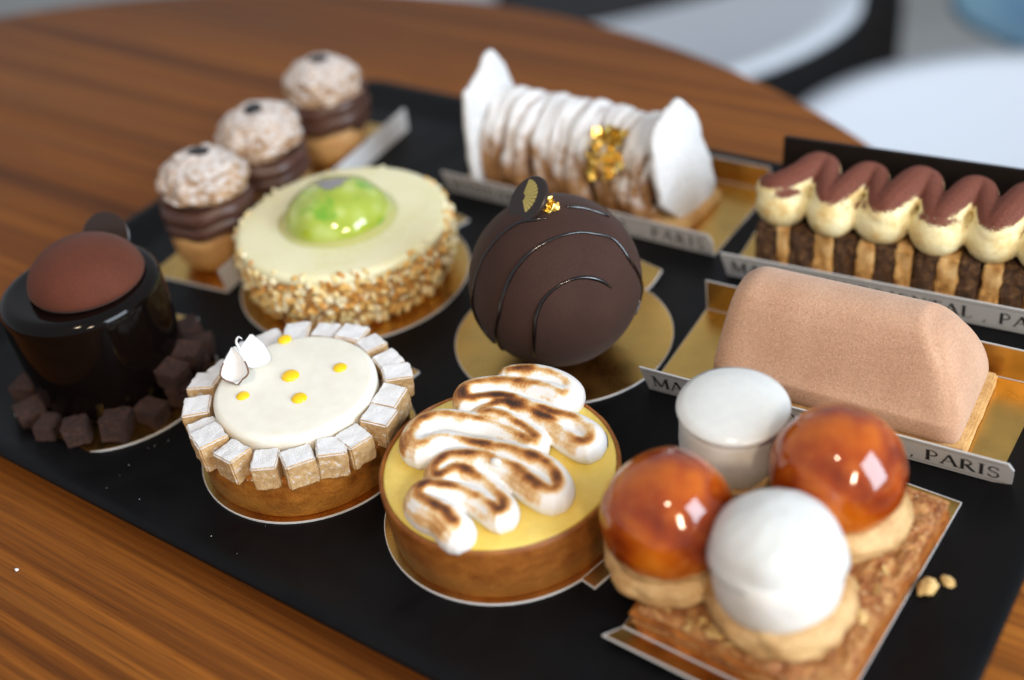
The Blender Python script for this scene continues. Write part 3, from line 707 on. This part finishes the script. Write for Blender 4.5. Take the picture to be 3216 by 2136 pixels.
# ------------------------------------------------------------------ chocolate sphere
def choc_sphere():
    C = Vector((3.05, -.6, 3.45)); R = 3.42
    t = thing('chocolate_sphere', 'matt chocolate ball with thin dark drizzle lines and a gold printed disc', 'cake', (C.x, C.y, .09))
    def f(p):
        q = p*R
        if q.z < -3.25: q.z = -3.25 - (-(q.z)-3.25)*.25
        return q + Vector((0, 0, C.z-.09))
    part('ball', ball(6, f), VSPH, t)
    lines = [
     [[-0.377,-0.789,-0.485],[-0.511,-0.78,-0.361],[-0.600,-0.78,-0.177],[-0.558,-0.812,0.172],[-0.505,-0.749,0.43],[-0.411,-0.615,0.673],[-0.286,-0.46,0.841],[-0.151,-0.338,0.929],[0.011,-0.267,0.964],[0.105,-0.203,0.973]],
     [[0.206,0.096,0.974],[0.312,0.208,0.927],[0.438,0.32,0.84],[0.515,0.423,0.746]],
     [[-0.264,-0.794,-0.547],[-0.16,-0.97,-0.1],[-0.083,-0.985,0.149],[-0.047,-0.939,0.339],[0.029,-0.803,0.595],[0.136,-0.629,0.766],[0.28,-0.425,0.861],[0.401,-0.265,0.877],[0.496,-0.138,0.857],[0.598,-0.025,0.801],[0.716,0.131,0.686],[0.795,0.172,0.582],[0.899,0.199,0.39],[0.947,0.301,0.109],[0.901,0.398,-0.174],[0.903,0.243,-0.354]],
     [[0.255,-0.875,-0.411],[0.325,-0.943,-0.076],[0.358,-0.913,0.195],[0.42,-0.822,0.385],[0.523,-0.689,0.501],[0.623,-0.564,0.542],[0.724,-0.447,0.526],[0.825,-0.337,0.453],[0.913,-0.245,0.326]]]
    for l in lines:
        P = [p.normalized()*(R+.012) + Vector((0, 0, C.z-.09)) for p in catmull(l, 7)]
        part('drizzle_line', tube(P, lambda q: .068 + .014*math.sin(q*9) - .03*max(0, q-.85)/.15, 8), DRIZ, t)
    # plaque: thin disc standing on the ball, gold fan printed on its face
    d = part('chocolate_disc', smooth(lathe([(0, 0), (.93, 0), (.97, .04), (.97, .14), (.93, .18), (0, .18)], 56), 40), DISC, t, (2.42-C.x, -.80-C.y, 7.02-.09))
    nrm = Vector((-0.327, -0.617, 0.716))
    upv = Vector((0.103, 0.73, 0.676)); xv = upv.cross(nrm)
    d.rotation_euler = Matrix((xv, upv, nrm)).transposed().to_euler()
    vs, fs = [], []
    for k in range(11):
        a0 = R_(-42 + k*12.6); a1 = a0 + R_(11.0)
        for b0, b1, r0, r1 in ((a0, a1, .16, .80 - .012*abs(k-5)),):
            i = len(vs); o_ = (-.32, .0)
            for a, r in ((b0, r0), (b1, r0), (b1, r1), ((b0+b1)/2, r1+.03), (b0, r1)):
                vs.append((o_[0]+r*math.cos(a), o_[1]+r*math.sin(a), .183))
            fs.append(tuple(range(i, i+5)))
    part('fan_emblem', raw(vs, fs), LEAF, d)
    for k in range(5):
        part('gold_flake', crumple(.5+.1*(k % 2), .42, 40+k, .22), LEAF, t, (3.15+.12*math.cos(k*2.1)-C.x, -.75+.12*math.sin(k*2.1)-C.y, 6.93+.06*(k % 3)-.09), (.5+k*.7, .4*k, k*1.3))
choc_sphere()

# ------------------------------------------------------------------ chestnut cream log
def chestnut_log():
    C = (-2.4, 10.55); t = thing('chestnut_log', 'log of sugared cream strands between two white meringue shards', 'cake', (C[0], C[1], .09), R_(.7))
    part('biscuit_base', rough_box(11.4, 3.9, .55, 5, .06, 2, .08), BISC, t, (.4, .1, 0))
    core = lathe([(0, -4.9), (1.6, -4.9), (1.75, 0), (1.6, 4.9), (0, 4.9)], 32)
    part('cream_core', smooth(core, 60), STRAND, t, (.1, 0, 2.35), (0, PI/2, 0))
    rr = random.Random(31)
    x = -4.5; k = 0
    while x < 4.9:
        w = rr.uniform(.26, .46); lean = rr.uniform(-.35, .35); yb = rr.uniform(-.1, .1)
        H = 4.35 + rr.uniform(-.15, .28) - .25*max(0, x-3)/2; pts = []
        for i in range(15):
            a = R_(-38 + 256*i/14); q = (i/14-.5)*2
            yy = -math.cos(a + R_(0))*2.0*(1+.05*rr.uniform(-1, 1)) + yb
            zz = 2.0 + math.sin(a)*(H-2.0) if math.sin(a) > 0 else 2.0 + math.sin(a)*2.4
            pts.append((x + lean*q + .09*rr.uniform(-1, 1), -yy if False else yy, max(zz, .75)))
        part('cream_strand', tube(catmull(pts, 4), lambda q: w*(1+.12*math.sin(q*23+k)), 10), STRAND, t)
        x += w*rr.uniform(1.05, 1.6); k += 1
    def shard(poly, thick, name='meringue_shard'):
        n = len(poly); c = sum((Vector(p) for p in poly), Vector())/n; P = [a.lerp(b, .45) for a, b in zip(catmull(poly, 5, True), [Vector(poly[i]).lerp(Vector(poly[(i+1) % n]), q/5) for i in range(n) for q in range(5)])]
        rings = []
        for off, ins in ((-thick/2, .95), (-thick/2*.7, .985), (0, 1.0), (thick/2*.7, .985), (thick/2, .95)):
            rings.append([(c + (p-c)*ins + Vector((off, 0, 0))) for p in P])
        vs, fs = [], []; m_ = len(P)
        for rg in rings: vs += [(p.x + .12*nz3(p, .9, 5), p.y+.09*nz3(p, 2.0, 1)+.04*nz3(p, 6, 3), p.z+.09*nz3(p, 2.0, 2)+.04*nz3(p, 6, 4)) for p in rg]
        for j in range(4):
            for i in range(m_): fs.append((j*m_+i, j*m_+(i+1) % m_, (j+1)*m_+(i+1) % m_, (j+1)*m_+i))
        a = len(vs); vs.append(tuple(c + Vector((-thick/2, 0, 0)))); vs.append(tuple(c + Vector((thick/2, 0, 0))))
        for i in range(m_):
            fs.append((a, (i+1) % m_, i)); fs.append((a+1, 4*m_+i, 4*m_+(i+1) % m_))
        return smooth(raw(vs, fs), 60)
    L = [(-7.3, 7.9, .75), (-7.3, 7.75, 3.4), (-7.3, 7.95, 5.6), (-7.3, 8.6, 5.75), (-7.3, 9.7, 6.5), (-7.3, 10.6, 6.75), (-7.3, 11.3, 5.8), (-7.3, 12.0, 4.2), (-7.3, 12.4, 2.6), (-7.3, 12.2, .75), (-7.3, 10, .6)]
    Rr = [(2.56, 8.1, 5.0), (2.54, 8.6, 5.7), (2.61, 9.5, 5.85), (2.68, 10.35, 6.1), (2.88, 11.4, 5.05), (3.0, 11.75, 3.8), (3.2, 12.3, 2.1), (3.3, 12.5, .9), (3.4, 11.7, .35), (3.3, 10.7, .22), (3.2, 9.8, .25), (3.0, 8.85, 1.05), (2.88, 8.15, 1.86), (2.69, 7.95, 3.65)]
    part('meringue_shard', shard([(x-C[0], y-C[1], z) for x, y, z in L], .36), MERSH, t)
    part('meringue_shard', shard([(x-C[0], y-C[1], z) for x, y, z in Rr], .40), MERSH, t)
    for k in range(38):
        px = -.05 + rr.uniform(-.62, .6); pz = 3.75 + rr.uniform(-.95, .7)
        py = 8.75 - .22 + (pz-3.5)*.75 + rr.uniform(-.12, .05)
        part('gold_flake', crumple(rr.uniform(.45, .85), rr.uniform(.4, .7), 60+k, .28), LEAF, t, (px-C[0], py-C[1], pz), (rr.uniform(.2, 1.5), rr.uniform(-.6, .6), rr.uniform(0, 6)))
chestnut_log()

# ------------------------------------------------------------------ layered coffee cream slice
def coffee_slice():
    t = thing('coffee_slice', 'striped coffee sponge slice topped with cocoa dusted piped cream', 'cake', (13.35, 10.25, .09), R_(5.7))
    x = -5.95; k = 0; rr = random.Random(9)
    while x < 5.9:
        w = rr.uniform(.8, 1.2) if k % 2 == 0 else rr.uniform(.55, .95)
        w = min(w, 6.0-x)
        part('sponge_layer' if k % 2 == 0 else 'cream_layer', rough_box(w-.012, 3.5+rr.uniform(-.06, .06), 2.25+rr.uniform(-.05, .05), 6, .12, k+50, .08, 1.8), SPONGE if k % 2 == 0 else LAYER, t, (x+w/2, 0, 0), (0, rr.uniform(-.03, .03), 0))
        x += w; k += 1
    n = 6; g = []; pts = [(-5.55, -.75, 3.55), (-5.25, -.95, 3.62)]
    for i in range(n):
        X = -5.0 + i*2.12
        if i: pts += [(X-.22, -1.05, 3.66), (X+.02, -1.32, 3.50), (X+.2, -1.0, 3.68)]
        pts += [(X+.5, -.1, 3.86), (X+.78, .85, 3.92), (X+1.1, 1.2, 3.8), (X+1.35, .8, 3.9), (X+1.6, -.05, 3.84)]
    pts = pts[:-2]
    g.append(tube_geo(catmull(pts, 7), lambda q: .60 + .10*math.sin(q*33+1) + .06*math.sin(q*19), 14))
    for i in range(n):
        X = -5.0 + i*2.12
        for o, sx, sy, sz in ((Vector((X+.07*math.sin(i*2.3), -1.02+.08*math.cos(i*3.1), 3.06)), 1.13+.06*math.sin(i*4.1), 1.10, 1.02), (Vector((X+1.06, .75, 3.06)), 1.1, 1.0, .95), (Vector((X+.4, -.1, 3.0)), .9, 1.1, .85)):
            if sx == .9 and i == n-1 and False: continue
            b = ball(3, lambda p: Vector((p.x*sx, p.y*sy, p.z*sz))*(1+.04*nz3(p, 2.2, i)) + o)
            g.append(([tuple(v.co/S) for v in b.vertices], [tuple(p.vertices) for p in b.polygons]))
    me = remeshed(raw(*merge(g)), .07, 2)
    def dust(co, nr): return max(0, min(1, .5 + 1.1*(nr.z-.58) + .9*(co.z-3.88)))
    set_attr(me, 'dust', dust)
    part('piped_cream', me, MASC, t)
    part('dark_back_lip', rough_box(13.0, .25, 4.1, 0, 0, 0, .04), DARKLIP, t, (.3, 2.55, .02), (R_(-4), 0, 0))  # card's back lip; painted black stands in for foil reflecting the dark
coffee_slice()

# ------------------------------------------------------------------ velvet mousse log
def mousse_log():
    t = thing('mousse_log', 'peach brown velvet mousse log with soft edges on a biscuit base', 'cake', (14.2, 1.95, .09), R_(3.2))
    part('biscuit_base', rough_box(9.5, 4.7, .62, 6, .04, 3, .08), BISC, t, (.1, .05, 0))
    # cross-section in y,z (rounded trapezium), swept along x with ends that lean inward
    sec = []
    for y, z in ((-2.2, .62), (-2.34, .9), (-2.36, 1.42), (-2.26, 1.62), (-2.1, 1.86), (-1.66, 2.68), (-1.2, 3.5), (-1.02, 3.76), (-.72, 4.08), (-.2, 4.28), (.5, 4.28), (1.1, 4.05), (1.62, 3.5), (2.0, 2.6), (2.25, 1.6), (2.3, .95), (2.18, .62)):
        sec.append(Vector((0, y, z)))
    sec = catmull(sec, 4)
    H = 3.8; cy, cz = 0.05, 2.1
    def xe(z, sgn): q = max(0, (z-.62)/H); return 4.62 - (.02+1.9*q**2.0 if sgn > 0 else .05+.35*q**1.8)
    rows = []
    for s_ in [k/14 for k in range(-14, 15)]:
        k_ = 1-.085*max(0, (abs(s_)-.86)/.14)**2.2
        rows.append([Vector((s_*xe(p.z, s_)*.985, cy+(p.y-cy)*k_, .62+(p.z-.62)*k_)) for p in sec])
    def capr(sgn, ins, bul): return [Vector((sgn*(xe(cz+(p.z-cz)*ins, sgn)*.985 + bul), cy+(p.y-cy)*ins, cz+(p.z-cz)*ins)) for p in sec]
    rows = [capr(-1, .04, .12), capr(-1, .4, .12), capr(-1, .64, .11), capr(-1, .84, .06)] + rows + [capr(1, .84, .07), capr(1, .62, .15), capr(1, .4, .20), capr(1, .04, .22)]
    n = len(sec); vs, fs = [], []
    for r in rows: vs += [tuple(p) for p in r]
    for j in range(len(rows)-1):
        for i in range(n-1): fs.append((j*n+i, (j+1)*n+i, (j+1)*n+i+1, j*n+i+1))
        fs.append((j*n+n-1, (j+1)*n+n-1, (j+1)*n, j*n))
    fs.append(tuple(range(n))); b = (len(rows)-1)*n; fs.append(tuple(range(b+n-1, b-1, -1)))
    me = raw(vs, fs)
    o = part('mousse', smooth(me), VMOUS, t)
    md = o.modifiers.new('soft', 'SUBSURF'); md.levels = 1; md.render_levels = 1
mousse_log()

# ------------------------------------------------------------------ flaky pastry with four puffs
def saint_honore():
    t = thing('cream_puff_pastry', 'flaky rectangular pastry carrying two caramel puffs and two white cream puffs', 'pastry', (16.2, -7.4, .09), R_(-2))
    rr = random.Random(17)
    z = 0
    for k in range(8):
        w, d = 6.5+rr.uniform(-.12, .1), 9.0+rr.uniform(-.15, .1)
        poly = []
        N = 60
        base = []
        for (ax, ay), (bx, by) in (((-1, -1), (1, -1)), ((1, -1), (1, 1)), ((1, 1), (-1, 1)), ((-1, 1), (-1, -1))):
            for i in range(16): q = i/16; base.append((ax+(bx-ax)*q, ay+(by-ay)*q))
        for i, (x, y) in enumerate(base):
            j = .10*nz3((x*4, y*4, k*3.3), 1.3, k) + .09*nz3((x*14, y*14, k), 1, k)
            poly.append((x*w/2*(1+j*.35), y*d/2*(1+j*.25)))
        th = .095+rr.uniform(-.02, .02)
        part('pastry_layer', prism(poly, z, z+th), LAMIN if k % 2 == 0 else FLAKY, t, (rr.uniform(-.05, .05), rr.uniform(-.05, .05), 0)); z += th + rr.uniform(.018, .03)
    top = z
    vs, fs = [], []; nx, ny = 60, 80
    for j in range(ny+1):
        for i in range(nx+1):
            x, y = (i/nx-.5)*6.35, (j/ny-.5)*8.85
            e = 1 if 0 < i < nx and 0 < j < ny else 0
            vs.append((x+.06*nz3((x, y, 0), 3, 2), y+.06*nz3((x, y, 5), 3, 3), top + (.05+.16*abs(nz3((x*1.1, y*.9, 0), 1.2, 1)) + .13*nz3((x*1.1, y*.9, 0), 2.6, 2) + .07*nz3((x, y, 0), 6, 2))*e))
    for j in range(ny):
        for i in range(nx): fs.append((j*(nx+1)+i, j*(nx+1)+i+1, (j+1)*(nx+1)+i+1, (j+1)*(nx+1)+i))
    part('pastry_top', smooth(raw(vs, fs)), FLAKY, t, (0, 0, -.02))
    for k in range(70):
        a = rr.random(); x = rr.uniform(-3.1, 3.1); y = rr.uniform(-4.3, 4.3)
        part('pastry_flake', crumple(rr.uniform(.3, .6), rr.uniform(.15, .35), 200+k, .12, 3), CRUMB if k % 3 else FLAKY, t, (x, y, top+.14), (rr.uniform(-.3, .3), rr.uniform(-.3, .3), rr.uniform(0, 3)))
    def bun(x, y, kind, seed, tilt=(0, 0)):
        lx, ly = x-16.2, y+7.4
        def body(p):
            q = Vector((p.x*2.2+.12, p.y*2.2+.1, p.z*1.05))*(1+.08*nz3(p, 1.6, seed)+.06*nz3(p, 4, seed+1)+.025*nz3(p, 10, seed+2)); q.z = max(q.z, -.75); return q
        if kind == 'caramel':
            b = part('caramel_puff', ball(5, lambda p: body(p)), CHOUX, t, (lx, ly, top+(.75 if seed == 2 else .5)), (tilt[0], tilt[1], 0))
            part('upper_choux', ball(5, lambda p: Vector((p.x*1.93, p.y*1.93, p.z*1.5))*(1+.05*nz3(p, 2, seed+4)+.03*nz3(p, 6, seed)) + Vector((0, 0, .95))), CHOUX, b)
            def cap(p):
                q = p*1.99; k_ = 1+.04*nz3(p, 1.1, seed)+.012*nz3(p, 3, seed)
                q = Vector((q.x*k_, q.y*k_, q.z*k_))
                if q.z < -.85: q *= .97
                return q + Vector((0, 0, 1.55))
            me = ball(6, cap)
            bm = bmesh.new(); bm.from_mesh(me)
            bmesh.ops.delete(bm, geom=[v for v in bm.verts if v.co.z/S < .78 + .12*nz3(v.co/S, 1.2, seed)], context='VERTS'); bm.to_mesh(me); bm.free()
            o = part('caramel_shell', me, CARAMEL, b)
            sd = o.modifiers.new('th', 'SOLIDIFY'); sd.thickness = .0012; sd.offset = 1
        else:
            b = part('white_puff', ball(5, lambda p: body(p)*(.82 if seed == 3 else 1)), CHOUX, t, (lx, ly, top+(.7 if seed != 3 else .62)), (tilt[0], tilt[1], 0))
            if seed == 3:      # rear one: narrower column with an overhanging cap
                part('whipped_cream', smooth(lathe([(0, -.3), (1.5, -.3), (1.76, .1), (1.84, .9), (1.80, 1.7), (1.81, 2.0), (1.7, 2.2), (1.4, 2.27), (0, 2.28)], 56, lambda p, a: p*(1+.02*math.sin(3*a)+.012*nz3(p, 1.5, 3)))), WHITEC, b)
                part('glazed_cap', smooth(lathe([(0, 2.25), (1.5, 2.25), (1.80, 2.28), (1.87, 2.38), (1.82, 2.48), (1.55, 2.62), (1.0, 2.73), (.5, 2.78), (0, 2.79)], 64)), WHITET, b, (0, 0, -.02), (R_(3), R_(2), 0))
            else:
                part('whipped_cream', smooth(lathe([(0, .0), (1.45, .0), (1.8, .4), (1.90, 1.0), (1.90, 1.6), (1.8, 2.2), (0, 2.6)], 64, lambda p, a: p*(1+.025*nz3(p, .9, 7)))), WHITEC, b)
                pr = [(0, 1.5), (1.7, 1.5), (1.92, 1.56), (2.03, 1.7), (2.0, 1.95)] + [(1.93*math.cos(R_(a)), 2.0+1.38*math.sin(R_(a))**.9) for a in range(6, 90, 7)] + [(0, 3.38)]
                part('glazed_cap', smooth(lathe(pr, 72, lambda p, a: p*(1+.03*nz3(p, .7, 12)+.008*nz3(p, 2.5, 2)))), WHITET, b, (0, 0, 0), (R_(-5), R_(-3), 0))
    bun(12.92, -9.68, 'caramel', 1); bun(16.60, -5.55, 'caramel', 2); bun(16.68, -9.85, 'white', 5); bun(12.65, -4.95, 'white', 3)
saint_honore()

# ------------------------------------------------------------------ crumbs on the tray and table
def crumb(label, x, y, z, s, seed):
    o = part('crumb', ball(3, lambda p: Vector((p.x*s*1.5, p.y*s, p.z*s*.6))*(1+.5*nz3(p, 1.7, seed))), CRUMB, None, (x, y, z+s*.5), (0, 0, seed*1.3))
    o['label'] = label; o['category'] = 'crumb'; o['group'] = 'pastry crumbs on the tray'
crumb('larger pastry crumb touching the edge of the flaky pastry card', 19.95, -5.95, .02, .26, 1)
crumb('small pastry crumb farthest right on the black tray', 20.42, -5.45, .02, .18, 2)
rr = random.Random(77); g = []
for k in range(34):
    x, y = rr.uniform(-9, 1), rr.uniform(-16, -12.5)
    if math.hypot(x+2.45, y+10.04) < 4.4 or y > -11.5 or y < -13.6 and rr.random() < .6: continue
    s = rr.uniform(.008, .022); b = Vector((x, y, (.01 if y > -13.6 else .03+(-13.6-y)*.22)+s*.5))
    g.append(([tuple(b+Vector(q)*s) for q in ((1, 0, 0), (-1, .2, 0), (0, 1, .1), (0, -1, 0), (0, 0, 1), (0, 0, -1))], [(0, 2, 4), (2, 1, 4), (1, 3, 4), (3, 0, 4), (2, 0, 5), (1, 2, 5), (3, 1, 5), (0, 3, 5)]))
sd = part('sugar_specks', raw(*merge(g)), FLESH, kind='stuff')
sd['label'] = 'white sugar specks scattered on the tray before the coconut tart'; sd['category'] = 'sugar'
o = part('sugar_grain', ball(2, lambda p: Vector((p.x*.09, p.y*.06, p.z*.05))*(1+.4*nz3(p, 2, 1))), FLESH, None, (-8.6, -19.7, ZT+.05))
o['label'] = 'single white sugar grain on the wood at the lower left'; o['category'] = 'sugar grain'
